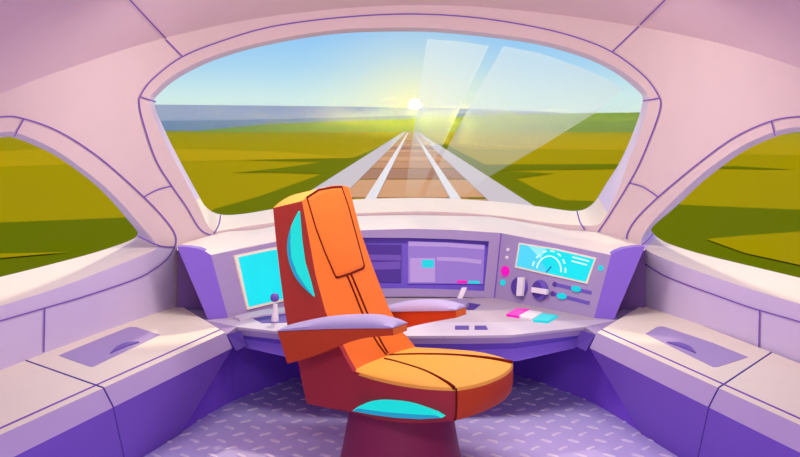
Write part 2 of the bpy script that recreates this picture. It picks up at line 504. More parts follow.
# ------------------------------------------------------------------ side consoles (two cabinet units per side)
def P3(p, z): return Vector((p[0], p[1], z))
W0 = onZ(177, 303.5, .45); T0 = onZ(225, 332.5, .45)
W1 = onZ(25, 360.5, .45); E1 = onZ(103, 388, .45)
edge_d = (E1 - T0)
E2 = T0 + edge_d * ((T0.y - 1.0) / (T0.y - E1.y)); W2 = Vector((-(2.545 - .2197 * 1.0), 1.0, .45))
EO = Vector((.032, .02, -.08)); C0, C1, C2 = T0 + EO, E1 + EO, E2 + EO
B0 = Vector((-1.088, 4.487, 0)); _B1, B2 = C1 + (B0 - C0), C2 + (B0 - C0)
_k = -.300; _t = (_k * B0.y - B0.x) / ((_B1.x - B0.x) - _k * (_B1.y - B0.y)); B1 = B0 + (_B1 - B0) * _t
WB0 = Vector((-1.33, 5.3, 0)); 
def console(sgn, unit, label):
    fx = lambda p: Vector((p.x * sgn * -1, p.y, p.z))
    if unit == 0: w0, w1, t, e, c0, c1, b0, b1 = W0, W1, T0, E1, C0, C1, B0, B1
    else: w0, w1, t, e, c0, c1, b0, b1 = W1, W2, E1, E2, C1, C2, B1, B2
    if sgn == 1:
        w_ = onZ(50, 352.5, .45)
        if unit == 0: w1 = w_
        else: w0 = w_
    g = 0.004 if unit else 0.0
    sh = Vector((0, -g, 0)) if unit else Vector((0, 0, 0))
    w0, t, c0, b0 = w0 + sh, t + sh, c0 + sh, b0 + sh
    root = thing('side_console', fx((w0 + e) / 2 * 1.0 - Vector((0, 0, .45))), label, 'cabinet', 'low consoles along the side walls')
    ins = lambda p, q, d: p + (q - p).normalized() * d
    # top plate
    tk = .03
    top = [w0, t, e, w1]
    v = [fx(p) for p in top] + [fx(p - Vector((0, 0, tk))) for p in top]
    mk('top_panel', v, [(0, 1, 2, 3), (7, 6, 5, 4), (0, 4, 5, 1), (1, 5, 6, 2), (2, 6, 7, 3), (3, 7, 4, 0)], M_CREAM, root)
    # groove along the front of the top
    a0 = t + (w0 - t) * .085; a1 = e + (w1 - e) * .085
    k = (a1 - a0).normalized(); q = Vector((-k.y, k.x, 0)) * .0055
    up = Vector((0, 0, .0015))
    gv = [fx(p) for p in (a0 + q + up, a0 - q + up, a1 - q + up, a1 + q + up)]
    gv += [p - Vector((0, 0, .003)) for p in gv]
    mk('groove', gv, [(0, 1, 2, 3), (7, 6, 5, 4), (0, 4, 5, 1), (1, 5, 6, 2), (2, 6, 7, 3), (3, 7, 4, 0)], M_SEAM, root)
    # bevelled edge rail
    dn = Vector((0, 0, tk))
    up_in = lambda p, w: p + (w - p) * .12
    v = [t, e, c1, c0, up_in(t, w0) - dn, up_in(e, w1) - dn, up_in(c1, Vector((w1.x, w1.y, c1.z))), up_in(c0, Vector((w0.x, w0.y, c0.z)))]
    v = [v[0] - Vector((0, 0, .0)), v[1], v[2], v[3], v[4], v[5], v[6], v[7]]
    mk('edge_rail', [fx(p) for p in v], [(0, 1, 2, 3), (4, 5, 1, 0), (7, 6, 5, 4), (3, 2, 6, 7), (0, 3, 7, 4), (1, 5, 6, 2)], M_FASCIA, root)
    # base cabinet
    wt0, wt1 = Vector((w0.x, w0.y, .42)), Vector((w1.x, w1.y, .42))
    ci0 = Vector((c0.x, c0.y, .37)); ci1 = Vector((c1.x, c1.y, .37))
    v = [ci0, ci1, b1, b0, Vector((w0.x, w0.y, .37)), Vector((w1.x, w1.y, .37)), Vector((w1.x, w1.y, 0)), Vector((w0.x, w0.y, 0))]
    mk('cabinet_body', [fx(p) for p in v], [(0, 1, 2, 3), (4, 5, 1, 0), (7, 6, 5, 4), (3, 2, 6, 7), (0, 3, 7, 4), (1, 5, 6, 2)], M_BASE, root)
    # joint line at the near end of the unit
    if unit == 0:
        j = MB()
        for a, b in ((w1, e), (e, c1), (c1, b1)):
            dd = Vector((0, .006, 0)); nn = Vector((.002, 0, .002))
            j.add([fx(a + nn), fx(b + nn), fx(b + dd + nn), fx(a + dd + nn), fx(a - nn), fx(b - nn), fx(b + dd - nn), fx(a + dd - nn)],
                  [(0, 1, 2, 3), (7, 6, 5, 4), (0, 4, 5, 1), (1, 5, 6, 2), (2, 6, 7, 3), (3, 7, 4, 0)])
        j.build('joint_strip', M_DARK, root)
        # recessed tray with a finger pull
        tp = [onZ(59, 356.5, .4515), onZ(138, 327, .4515), onZ(159.5, 335.5, .4515), onZ(90, 366, .4515)]
        arc = [(59, 355.2), (90, 342.5), (126.7, 327.8), (131, 326.8), (136, 327), (159.7, 334.6), (93.5, 366.2), (90, 366.2), (75, 361)]
        if sgn == 1: arc = [(74.3, 356.8), (110, 342.5), (157, 326.8), (161, 326.2), (165, 327), (176.4, 333.6), (109, 366.6), (105, 366.6), (90, 362)]
        tp = [onZ(x, y, .4525) for x, y in arc]
        n = len(tp)
        v = [fx(p) for p in tp] + [fx(p - Vector((0, 0, .003))) for p in tp]
        mk('tray', v, [tuple(range(n)), tuple(range(2 * n - 1, n - 1, -1))] + [(i, (i + 1) % n, n + (i + 1) % n, n + i) for i in range(n)], M_TRAY, root)
        pl = crom([(110, 352.7), (117, 346), (127, 342), (139, 341.4)], 6) + [(128, 345), (118, 349)]
        if sgn == 1: pl = crom([(126, 352.4), (132, 346), (143, 342), (155, 341.6)], 6) + [(144, 345), (134, 349)]
        tp = [onZ(x, y, .4585) for x, y in pl]; n = len(tp)
        v = [fx(p) for p in tp] + [fx(p - Vector((0, 0, .006))) for p in tp]
        mk('finger_pull', v, [tuple(range(n)), tuple(range(2 * n - 1, n - 1, -1))] + [(i, (i + 1) % n, n + (i + 1) % n, n + i) for i in range(n)], M_PULL, root)
    return root
console(-1, 0, 'low cream-topped console with finger-pull tray on the left, beside the joystick end of desk')
console(-1, 1, 'plain low cream-topped console without a tray, nearest the viewer along the left wall')
console(1, 0, 'low cream-topped console with finger-pull tray on the right, beside the coloured keys end of desk')
console(1, 1, 'plain low cream-topped console without a tray, nearest the viewer along the right wall')

# ------------------------------------------------------------------ driver's desk
DZ = .44
front_px = [(620, 319.5), (584, 327), (512, 335), (462, 335.7), (411, 336), (360, 335.7), (310, 335), (238, 327), (202, 319.5)]
front = [onZ(x, y, DZ) for x, y in front_px]
b0 = onZ(494, 298, DZ); b1 = onZ(594, 318, DZ); b2 = onZ(614, 319.5, DZ)
m_ = lambda p: Vector((-p.x, p.y, p.z))
back = [m_(b1) + Vector((0, .05, 0)), m_(b0) + Vector((0, .05, 0)), b0 + Vector((0, .05, 0)), b1 + Vector((0, .05, 0))]
desk = thing('driver_desk', (0, 5.0, 0), 'pale lilac wraparound driver desk below the windscreen, with keys and levers', 'desk')
crease = [onZ(x, y, DZ) for x, y in [(612, 319.7), (570, 320.5), (500, 322), (455, 322.3), (411, 322.4), (367, 322.3), (322, 322), (252, 320.5), (210, 319.7)]]
n = len(front)
v = front + crease; f = [(i, i + 1, n + i + 1, n + i) for i in range(n - 1)]; fm = [1] * (n - 1)
v += back; f.append(tuple(range(2 * n - 1, n - 1, -1))[::-1] + tuple(range(2 * n, 2 * n + 4))); fm.append(0)
k = len(v); v += [p - Vector((0, 0, .012)) for p in front + back]
f += [(i, i + 1, k + i + 1, k + i) for i in range(n - 1)]; fm += [1] * (n - 1)
f.append(tuple(range(k, k + n + 4))); fm.append(0)
mk('desk_top', v, f, [M_DESK, M_DESKF], desk, fm=fm)
# fascia: the thick front edge
lo = [p + Vector((0, 0, -.042)) for p in front]
for i, p in enumerate(lo): p.y += .01
inn = [p + Vector((0, .05, 0)) for p in lo]; up_ = [p + Vector((0, .06, -.013)) for p in front]
v = [p - Vector((0, 0, .0121)) for p in front] + lo + inn + up_
f = []
for r in range(3): f += [(r * n + i, r * n + i + 1, (r + 1) * n + i + 1, (r + 1) * n + i) for i in range(n - 1)]
f += [(3 * n + i, 3 * n + i + 1, i + 1, i) for i in range(n - 1)] + [(0, n, 2 * n, 3 * n), (n - 1, 2 * n - 1, 3 * n - 1, 4 * n - 1)]
mk('edge_fascia', v, f, M_FASCIA, desk)
# apron: violet panel sloping back below the edge
ap_px = [(606, 331), (575, 348), (518, 361), (464, 363), (411, 363.5), (358, 363), (304, 361), (247, 348), (216, 331)]
zz = [.39, .33, .30, .30, .30, .30, .30, .33, .39]
apl = [onZ(x, y, z) for (x, y), z in zip(ap_px, zz)]
apu = [p + Vector((0, .012, .002)) for p in lo]
apm = [a_.lerp(b_, .42) + Vector((0, .03, 0)) for a_, b_ in zip(apu, apl)]
v = apu + apm + apl + [p + Vector((0, .10, .0)) for p in apl] + [p + Vector((0, .12, 0)) for p in apu]
f = []
for r in range(4): f += [(r * n + i, r * n + i + 1, (r + 1) * n + i + 1, (r + 1) * n + i) for i in range(n - 1)]
f += [(4 * n + i, 4 * n + i + 1, i + 1, i) for i in range(n - 1)] + [(0, n, 2 * n, 3 * n, 4 * n), (n - 1, 2 * n - 1, 3 * n - 1, 4 * n - 1, 5 * n - 1)]
mk('apron_panel', v, f, [M_APRON, M_VIOLET], desk, fm=[1] * (n - 1) + [0] * (len(f) - n + 1))
# knee panel under the desk
kn = crom([(170, 440), (181, 432), (225, 405), (262, 390), (308, 374.5), (358, 367), (411, 364.5)], 4)
kn = [onZ(x, y, .0) for x, y in kn]; kn = kn + [m_(p) for p in reversed(kn[:-1])]
kk = len(kn)
v = kn + [p + Vector((0, 0, .415)) for p in kn] + [p + Vector((0, .05, .415)) for p in kn] + [p + Vector((0, .05, 0)) for p in kn]
f = [(r * kk + i, r * kk + i + 1, ((r + 1) % 4) * kk + i + 1, ((r + 1) % 4) * kk + i) for r in range(4) for i in range(kk - 1)]
mk('knee_panel', v, f, M_INDIGO, desk, smooth=False)
# corner shelves, and dark panels painted in for wall shade beside the dash
for sg in (1, -1):
    fx = (lambda p: p) if sg == 1 else m_
    sh = [onZ(x, y, .437) for x, y in [(646, 302), (646, 307), (597, 335), (585, 327), (600, 316)]]
    v = [fx(p) for p in sh] + [fx(p - Vector((0, 0, .03))) for p in sh]
    mk('corner_shelf', v, [(0, 1, 2, 3, 4), (9, 8, 7, 6, 5)] + [(i, (i + 1) % 5, 5 + (i + 1) % 5, 5 + i) for i in range(5)], M_HOUSE, desk)
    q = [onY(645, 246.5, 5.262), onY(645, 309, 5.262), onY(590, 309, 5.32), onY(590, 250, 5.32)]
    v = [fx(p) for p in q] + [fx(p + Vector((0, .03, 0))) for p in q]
    mk('gap_shade', v, [(0, 1, 2, 3), (7, 6, 5, 4)] + [(i, (i + 1) % 4, 4 + (i + 1) % 4, 4 + i) for i in range(4)], M_GAPSHADE, desk)
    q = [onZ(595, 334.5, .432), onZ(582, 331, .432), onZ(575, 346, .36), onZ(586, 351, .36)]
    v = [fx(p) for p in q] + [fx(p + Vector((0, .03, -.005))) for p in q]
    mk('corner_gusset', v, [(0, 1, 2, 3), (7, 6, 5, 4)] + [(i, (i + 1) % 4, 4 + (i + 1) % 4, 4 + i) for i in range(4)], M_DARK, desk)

deskP = Plane((0, 5, DZ), (1, 5, DZ), (0, 6, DZ))
deskP.n = Vector((0, 0, 1))
def on_desk(name, px, h, m, parent=desk, d0=-.004, **kw):
    return prism(px, deskP, d0, h).build(name, m, parent, **kw)
for q in ([(455, 325.5), (469, 325.5), (469, 329.5), (455, 329.5)], [(474.5, 325.5), (486, 325.5), (488, 329.5), (474.5, 329.5)]):
    on_desk('card_slot', q, .0015, M_DARK)
on_desk('key', [(506, 314), (516, 308.2), (529.5, 308.5), (519, 316)], .012, M_MAG, bevel=.003)['label'] = 'magenta key'
on_desk('key', [(518.5, 315.6), (529, 309.6), (543, 312), (533, 318.3)], .012, M_WHITE, bevel=.003)['label'] = 'white key'
on_desk('key', [(532.5, 319.5), (542, 313), (558, 315), (548, 321)], .012, M_CYANK, bevel=.003)['label'] = 'cyan key'
# throttle lever at the middle of the desk
on_desk('lever_slot', [(462, 309.5), (469, 302.6), (481, 304.5), (473.5, 309.8)], .0015, M_DARK)
lv = on_desk('throttle_lever', crom([(449, 301), (456, 298.3), (466, 299), (469, 302), (463, 304.5), (452, 304)], 4, True), .03, M_HOUSE, bevel=.006)
yl = onZ(460, 302, DZ).y
hp = onY(459, 300.5, yl); hq = onY(464.5, 287.5, yl + .02)
st = MB(); ax = (hq - hp).normalized(); wx = Vector((.016, 0, 0)); dy = ax.cross(wx).normalized() * .010
st.add([hp - wx - dy, hp + wx - dy, hp + wx + dy, hp - wx + dy, hq - wx - dy, hq + wx - dy, hq + wx + dy, hq - wx + dy],
       [(0, 1, 2, 3), (4, 5, 6, 7), (0, 1, 5, 4), (1, 2, 6, 5), (2, 3, 7, 6), (3, 0, 4, 7)])
st.build('lever_handle', M_WHITE, lv, bevel=.004)
# joystick on the left
on_desk('joystick_slot', [(250, 316.8), (275, 313.5), (300, 312), (300, 321), (284, 322.5), (262, 323)], .0015, M_DARK)
on_desk('raised_ledge', [(233, 316), (262, 309.5), (300, 305), (300, 310), (262, 314.5), (240, 319.5)], .012, M_DESKF, bevel=.003)
jp = onZ(275, 321.5, DZ); jy = jp.y
js = tube(jp - Vector((0, 0, .002)), onY(275.3, 304, jy), .021, .011, 20).build('joystick', M_WHITE, desk, smooth=False)
ball(onY(274.7, 297.5, jy), .0235).build('ball_knob', M_KNOB, js, smooth=True)

# ------------------------------------------------------------------ instrument dashboard standing on the back of the desk
dash = thing('dashboard', (0, 5.5, DZ), 'lilac angled dashboard with screens, dials and sliders below the windscreen sill', 'dashboard')
Tn = onY(501, 233, 5.66)
PC = Plane(b0, m_(b0), Tn); PW = Plane(b0, b1, Tn)
To = PW.at(611, 255); PK = Plane(b1, To, b2); Tc = PK.at(645, 246.5)
PL = Plane(m_(b0), m_(b1), m_(Tn))
top_c = [PC.at(x, y) for x, y in [(366, 230), (411, 228.8), (456, 230)]]
# centre housing with recessed bay
bay = [(334, 239.5), (365, 237.6), (411, 238), (448, 239), (489, 241.4), (484, 291), (450, 289.4), (411, 288.3), (372, 288.6), (338, 291)]
ring = [m_(Tn), top_c[0], top_c[1], top_c[2], Tn, b0, PC.at(452, 297), PC.at(411, 296.6), PC.at(370, 297), m_(b0)]
bf = [PC.at(x, y) for x, y in bay]; bb = [p - PC.n * .05 for p in bf]
n = 10
v = ring + bf + bb
f = [(i, (i + 1) % n, n + (i + 1) % n, n + i) for i in range(n)] + [(n + i, n + (i + 1) % n, 2 * n + (i + 1) % n, 2 * n + i) for i in range(n)] + [tuple(range(2 * n, 3 * n))]
fm = [0] * n + [2] * 4 + [1] * 6 + [1]
mk('center_housing', v, f, [M_HOUSE, M_BAY, M_BAYD], dash, fm=fm)
sB = -.05
mon = prism([(362, 244.5), (401.5, 245), (401, 282), (362, 281.5)], PC, sB, sB + .012).build('monitor', M_MOND, dash); mon['label'] = 'dim violet monitor'
prism([(362, 254.5), (401, 255), (401, 260.5), (362, 260)], PC, sB + .012, sB + .0135).build('screen_band', M_MONB, mon)
prism([(362, 262.5), (400.5, 261.5), (400.5, 269), (362, 270)], PC, sB + .012, sB + .0135).build('screen_band', M_MONB, mon)
mon = prism([(408, 241.2), (447, 242.3), (485, 245), (483, 284), (446, 283.5), (408, 283.5)], PC, sB, sB + .012).build('monitor', M_MONL, dash); mon['label'] = 'pale lilac monitor'
s0, s1 = sB + .012, sB + .0135
prism([(408.6, 241.6), (447, 242.7), (484.5, 245.4), (484.3, 249.5), (447, 246.8), (408.6, 246)], PC, s0, s1).build('screen_band', M_MONT, mon)
prism([(410, 258), (435, 258), (435, 282), (410, 282)], PC, s0, s1).build('screen_block', M_MONT, mon)
prism([(422, 259.8), (434, 259.8), (434, 267.6), (422, 267.6)], PC, s1, s1 + .0015).build('screen_icon', M_CYANK, mon)['label'] = 'cyan screen square'
prism([(437, 257), (460, 257.5), (481.5, 260), (481.3, 264), (460, 261.5), (437, 260.5)], PC, s0, s1).build('screen_band', M_MONT, mon)
prism([(457, 280.4), (467, 280.4), (467, 283.3), (457, 283.3)], PC, s0, s1).build('screen_icon', M_MAG, mon)['label'] = 'magenta screen bar'
prism([(468.5, 280.8), (479.5, 281), (479.5, 283.8), (468.5, 283.6)], PC, s0, s1).build('screen_icon', M_CYANK, mon)['label'] = 'cyan screen bar'

def wing(sg):
    fx = (lambda p: p) if sg == 1 else m_
    curve = [To, PK.at(617, 251.2), PK.at(624, 248.6), PK.at(634, 247), Tc]
    th = Vector((0, .12, 0))
    v = [b0, b1, To, Tn]; k = 4
    mb = MB()
    mb.add([fx(p) for p in v] + [fx(p + th) for p in v], [(0, 1, 2, 3), (7, 6, 5, 4), (0, 4, 5, 1), (3, 2, 6, 7)])
    w = mb.build('wing_housing', M_HOUSE, dash)
    c = [b1, *curve, b2]; n = len(c)
    v = [fx(p) for p in c] + [fx(p + th * .6) for p in c]
    mk('cheek_panel', v, [tuple(range(n)), tuple(range(2 * n - 1, n - 1, -1))] + [(i, (i + 1) % n, n + (i + 1) % n, n + i) for i in range(n)], M_CHEEK, dash)
    return w
wr, wl = wing(1), wing(-1)
# top of the dashboard, running from the housings back to the sill
fr = [Tn, PW.at(545.7, 241), PW.at(580, 247.8), To, PK.at(617, 251.2), PK.at(624, 248.6), PK.at(634, 247), Tc]
frx = [(501, 233), (546, 241), (580, 248), (611, 255), (617, 251), (624, 248.6), (634, 247), (645, 246.5)]
rear_px = [(490, 216.5), (540, 224.5), (567, 229.5), (595, 231.5), (606, 234), (617, 236.5), (630, 240), (644, 245.5)]
rear = [Shell(-.002).hit(x, y) for x, y in rear_px]
cen_r = [Shell(-.002).hit(x, y) for x, y in [(366, 215.5), (411, 214.8), (456, 215.5)]]
F_ = [m_(p) for p in reversed(fr)] + top_c + fr
R_ = [m_(p) for p in reversed(rear)] + cen_r + rear
n = len(F_); dn = Vector((0, 0, -.02))
v = F_ + R_ + [p + dn for p in F_] + [p + dn for p in R_]
f = [(i, i + 1, n + i + 1, n + i) for i in range(n - 1)] + [(2 * n + i, 3 * n + i, 3 * n + i + 1, 2 * n + i + 1) for i in range(n - 1)] + \
    [(i, 2 * n + i, 2 * n + i + 1, i + 1) for i in range(n - 1)] + [(n + i, n + i + 1, 3 * n + i + 1, 3 * n + i) for i in range(n - 1)]
dt_ = mk('dash_top', v, f, M_DASH, dash, smooth=True); dt_.data.set_sharp_from_angle(angle=math.radians(40))
# panel joint between centre and wing
for sg in (1, -1):
    j = MB(); px = [(501, 233.3), (498, 262), (494.3, 297.6)]
    if sg == -1: px = mirror(px)
    band(px, 1.1, PW if sg == 1 else PL, -.001, .002, j)
    j.build('joint_strip', M_SEAM, dash)
# right wing instruments
sc_px = [(518.5, 242.5), (556, 248.5), (596, 257.8), (587, 284), (551, 276), (514.5, 267.6)]
scr = prism(sc_px, PW, -.002, .008).build('display_frame', M_CREAM, wr, bevel=.002)
def inset(px, k):
    cx = sum(p[0] for p in px) / len(px); cy = sum(p[1] for p in px) / len(px)
    return [(cx + (x - cx) * (1 - k), cy + (y - cy) * (1 - k * 1.9)) for x, y in px]
dp = MB()
ip = [(520, 244.3), (556, 250.1), (594.2, 259.2), (585.6, 281.8), (551, 274), (516.4, 266)]
prism(ip, PW, .007, .0095, dp, 0)
prism([(520.3, 244.6), (527.5, 245.6), (540.5, 259), (548, 273), (516.8, 265.8)], PW, .0094, .0100, dp, 1)
prism([(528, 245.7), (546, 248.7), (540.5, 258.7)], PW, .0094, .0101, dp, 4)
cxs, cys = 548.5, 271.2
arc = ell(cxs, cys, 12.3, 15.2, 26, .16, math.pi * 1.02, math.pi * 1.98)
band(arc, 1.1, PW, .0098, .0112, dp, 2)
big = ell(cxs, cys, 16.8, 20.4, 60, .16, math.pi * 1.04, math.pi * 2.0)
for i in range(0, 58, 9): band(big[i:i + 6], 1.2, PW, .0098, .0112, dp, 2)
band([(546, 272.5), (551.2, 266.5)], 1.3, PW, .0098, .0114, dp, 3)
band([(572.5, 257), (589, 261.3)], 1.2, PW, .0098, .0112, dp, 2)
band([(571.5, 261), (587, 265)], 1.2, PW, .0098, .0112, dp, 2)
dp.build('display_screen', [M_SCREEN, M_SCREENB, M_SCRW, M_SCRD, mat('pale screen facet', (150, 240, 246), emit=.8)], scr)
for cx, cy, vert in ((518.5, 286.8, True), (539, 290, False)):
    d = prism(ell(cx, cy, 7.3, 10.2), PW, -.002, .018).build('rotary_dial', [M_KNOB], wr, bevel=.003)
    prism(ell(cx - 2.2, cy, 5.4, 8.4), PW, .0175, .0188).build('dial_face', M_DARK, d)
    if vert: px = [(517.3, 277), (523, 277.2), (521.5, 296), (515.8, 296)]
    else: px = [(531.2, 287), (546.5, 289.2), (546, 294.7), (530.8, 292.3)]
    prism(px, PW, .018, .04).build('grip', M_WHITE, d, bevel=.003)
for (xa, ya, xb, yb, tx, ty) in ((554.5, 284.3, 591.5, 293, 575.3, 288.8), (552.5, 293.8, 589.5, 303.3, 561, 296)):
    mb = MB(); band([(xa, ya), (xb, yb)], 3.6, PW, -.001, .0022, mb, 0)
    prism(ell(xa, ya, 2.3, 2.6, 14), PW, -.001, .003, mb, 1)
    so = mb.build('slider', [M_KNOB, M_DARK], wr)
    prism(ell(tx, ty, 4.6, 2.9, 20, .2), PW, .002, .014).build('slider_thumb', M_CYANK, so, bevel=.002)
prism(ell(504.3, 271, 3.7, 5.2), PW, -.002, .012).build('push_button', M_MAG, wr, bevel=.003)['label'] = 'magenta round button'
prism(ell(502.5, 282.6, 2.4, 2.9, 16), PW, -.002, .006).build('indicator_light', M_CYANK, wr)
prism(ell(600.3, 268, 2.3, 2.9, 16), PW, -.002, .006).build('indicator_light', M_CYANK, wr)
prism(ell(507.7, 249.6, 1.5, 1.7, 14), PW, -.002, .006).build('indicator_light', M_WHITE, wr)['label'] = 'white indicator light'
prism(ell(506.6, 257.4, 1.5, 1.7, 14), PW, -.002, .006).build('indicator_light', M_WHITE, wr)['label'] = 'white indicator light'
# left wing screen
scr = prism([(234, 255.5), (270, 248), (318, 240), (326, 292), (285, 301), (247.5, 310)], PL, -.002, .010).build('display_frame', M_CREAM, wl, bevel=.002)
prism([(238.5, 257.3), (270, 250.6), (316, 243), (323.5, 290), (285, 298.3), (249, 306.8)], PL, .009, .0118).build('display_screen', M_SCREEN, scr)

# ------------------------------------------------------------------ driver's seat (faces right, slightly towards the viewer)
A0 = onZ(353, 371, .45); A0.z = 0
DU = Vector((.851, -.525, 0)).normalized(); DV = Vector((.525, .851, 0)).normalized()
def C(u, v, z): return A0 + DU * u + DV * v + Vector((0, 0, z))
def onV(x, y, v):
    a, b = ray(x, y); d = Vector((a, 1, b)); o = Vector((0, 0, H))
    t = (A0 + DV * v - o).dot(DV) / d.dot(DV); p = o + d * t
    return (p - A0).dot(DU), p.z
SW = .496
seat_root = thing('driver_chair', C(.12, SW / 2, 0), 'orange driver chair with cyan side lights and lilac armrests on a wine pedestal', 'chair')
# seat cushion
near = [(-.24, 0), (-.12, 0), (0, 0), (.13, -.035), (.26, -.052), (.38, -.040), (.484, 0)]
fro = [(.520, .07), (.541, .15), (.548, .25), (.540, .34), (.520, .42)]
far = [(.486, .496), (.38, .548), (.27, .568), (.13, .545), (0, .50), (-.12, .496), (-.24, .496)]
o1 = crom(near, 4); o2 = crom([near[-1]] + fro + [far[0]], 4)[1:-1]; o3 = crom(far, 4)
plan = o1 + o2 + o3; n = len(plan); nf0, nf1 = len(o1) - 1, len(o1) + len(o2)
cu, cv = .14, SW / 2
def rz(u): return .278 + .045 * max(0, u / .484) ** 1.6
def ringp(k, zf): return [C(cu + (u - cu) * k, cv + (v - cv) * k, zf(u)) for u, v in plan]
topz = lambda u: .45
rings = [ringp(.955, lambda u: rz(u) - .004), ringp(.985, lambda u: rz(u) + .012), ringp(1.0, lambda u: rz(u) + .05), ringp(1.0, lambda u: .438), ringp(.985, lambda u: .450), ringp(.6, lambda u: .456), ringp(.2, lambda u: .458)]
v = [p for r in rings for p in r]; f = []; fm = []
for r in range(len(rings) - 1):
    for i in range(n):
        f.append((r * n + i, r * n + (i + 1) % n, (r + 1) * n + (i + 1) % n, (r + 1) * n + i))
        fm.append((2 if nf0 <= i < nf1 else 1) if r < 3 else 0)  # front brighter than sides: light fall painted into the vinyl colour
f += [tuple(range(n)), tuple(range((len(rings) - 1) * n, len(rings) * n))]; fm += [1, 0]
cush = MB(); cush.v = v; cush.f = f; cush.m = fm
SeatP = Plane((0, 5, .4585), (1, 5, .4585), (0, 6, .4585)); SeatP.n = Vector((0, 0, 1))
for q in ([(384, 358), (400, 362), (425, 370), (445, 380), (455, 386.6)], [(386, 354.5), (420, 353.5), (455, 354.2), (490, 357.2), (512, 361)]):
    band(crom(q, 6), 1.3, SeatP, -.012, .0005, cush, 3)
sp_ = [C(cu + (.484 - cu) * k, cv - cv * k - .001, z) for k, z in ((.992, .449), (1.004, .438), (1.004, .375), (.99, .337), (.965, .322))]
for a_, b_ in zip(sp_, sp_[1:]): tube(a_, b_, .0035, .0035, 8, cush, 3)
seat = cush.build('seat_cushion', [M_ORLIT, M_MAR2, M_ORD, M_STITCH], seat_root)
for p in seat.data.polygons: p.use_smooth = p.material_index != 3
seat.data.set_sharp_from_angle(angle=math.radians(40)) if hasattr(seat.data, 'set_sharp_from_angle') else None
# cyan light on the near side of the seat
SN = Plane(C(0, -.056, .3), C(.4, -.056, .3), C(0, -.056, .4))
cl = MB()
prism(crom([(352, 411), (362, 404.8), (377, 401), (393, 400.6), (410, 402.8), (426, 409), (441.5, 418)], 5) + [(420, 419), (395, 417.5), (372, 414.5)], SN, -.03, .004, cl, 0)
prism([(352, 411), (358, 408.5), (385, 412.2), (415, 414.5), (436, 415.5), (441.5, 418), (420, 419.2), (395, 417.8), (372, 414.8)], SN, .003, .0055, cl, 1)
cl.build('side_light', [M_CYANL, M_CYANE], seat)
# backrest
NF = [(302, 201), (308, 233), (315.5, 275), (325, 310), (338, 342), (353, 371)]
FFp = [(349, 187), (361, 233), (374, 270), (388, 306), (401, 330), (415, 347)]
NBp = [(273, 208), (276, 240), (280, 275), (284.5, 308), (289, 335), (297, 357)]
vn = [.072, .058, .042, .028, .012, 0]; vf = [SW - a for a in vn]; vf[0] = .412
NC = 8
rowsF, rowsB = [], []
for i in range(6):
    un, zn = onV(*NF[i], vn[i]); uf, zf = onV(*FFp[i], vf[i]); ub, zb = onV(*NBp[i], vn[i])
    if i == 5: un, zn = 0.0, .448; uf, zf = 0.0, .448
    fr_, bk_ = [], []
    for k in range(NC + 1):
        t = k / NC; s = math.sin(math.pi * t)
        bul = .030 * s ** .8 if i == 0 else 0
        vv = vn[i] + (vf[i] - vn[i]) * t
        fr_.append(C(un + (uf - un) * t + .014 * s * (0 if i in (0, 5) else 1), vv, zn + (zf - zn) * t + bul))
        bk_.append(C(ub + (uf - un) * t * (1 if i == 0 else .6) - .012 * s, vv, zb + (zf - zn) * t * (1 if i == 0 else .5) + bul))
    rowsF.append(fr_); rowsB.append(bk_)
bmx = MB(); m1 = NC + 1
v = [p for r in rowsF for p in r] + [p for r in rowsB for p in r]
o = 6 * m1; f = []; fm = []
for i in range(5):
    for k in range(NC):
        f += [(i * m1 + k, i * m1 + k + 1, (i + 1) * m1 + k + 1, (i + 1) * m1 + k), (o + i * m1 + k + 1, o + i * m1 + k, o + (i + 1) * m1 + k, o + (i + 1) * m1 + k + 1)]
        fm += [0, 1]
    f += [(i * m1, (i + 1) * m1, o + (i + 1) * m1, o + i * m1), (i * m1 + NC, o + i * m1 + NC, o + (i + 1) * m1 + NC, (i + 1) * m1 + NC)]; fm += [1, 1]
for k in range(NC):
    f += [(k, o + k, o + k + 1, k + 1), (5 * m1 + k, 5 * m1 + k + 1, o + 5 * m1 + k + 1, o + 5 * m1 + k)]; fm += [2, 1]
bmx.add(v, f); bmx.m = fm
back = bmx.build('backrest', [M_OR, M_MAR, M_ORLIT], seat_root)
for p in back.data.polygons: p.use_smooth = p.material_index == 0
back.data.set_sharp_from_angle(angle=math.radians(35))
# surface of the front of the backrest for the headrest and piping
def facep(x, y, off):
    best = None
    for i in range(5):
        for k in range(NC):
            q = [rowsF[i][k], rowsF[i][k + 1], rowsF[i + 1][k + 1], rowsF[i + 1][k]]
            for tri in ((q[0], q[1], q[2]), (q[0], q[2], q[3])):
                nrm = (tri[1] - tri[0]).cross(tri[2] - tri[0]).normalized()
                if nrm.dot(DU) < 0: nrm = -nrm
                a, b = ray(x, y); d = Vector((a, 1, b)); og = Vector((0, 0, H))
                if abs(d.dot(nrm)) < 1e-6: continue
                p = og + d * ((tri[0] - og).dot(nrm) / d.dot(nrm))
                w = [((tri[(j + 1) % 3] - tri[j]).cross(p - tri[j])).dot(nrm) for j in range(3)]
                e = -min(min(w), -max(w)) if not (min(w) >= -1e-9 or max(w) <= 1e-9) else 0
                if best is None or e < best[0]: best = (e, p + nrm * off)
    return best[1]
hp_ = dense([(307.5, 198.5), (319, 191), (332, 188.6), (341, 188), (347, 205), (355, 235), (363, 264.5), (362, 267.5), (350, 272.5), (337.5, 276.5), (335.5, 276), (325, 252), (316, 228)], 2)
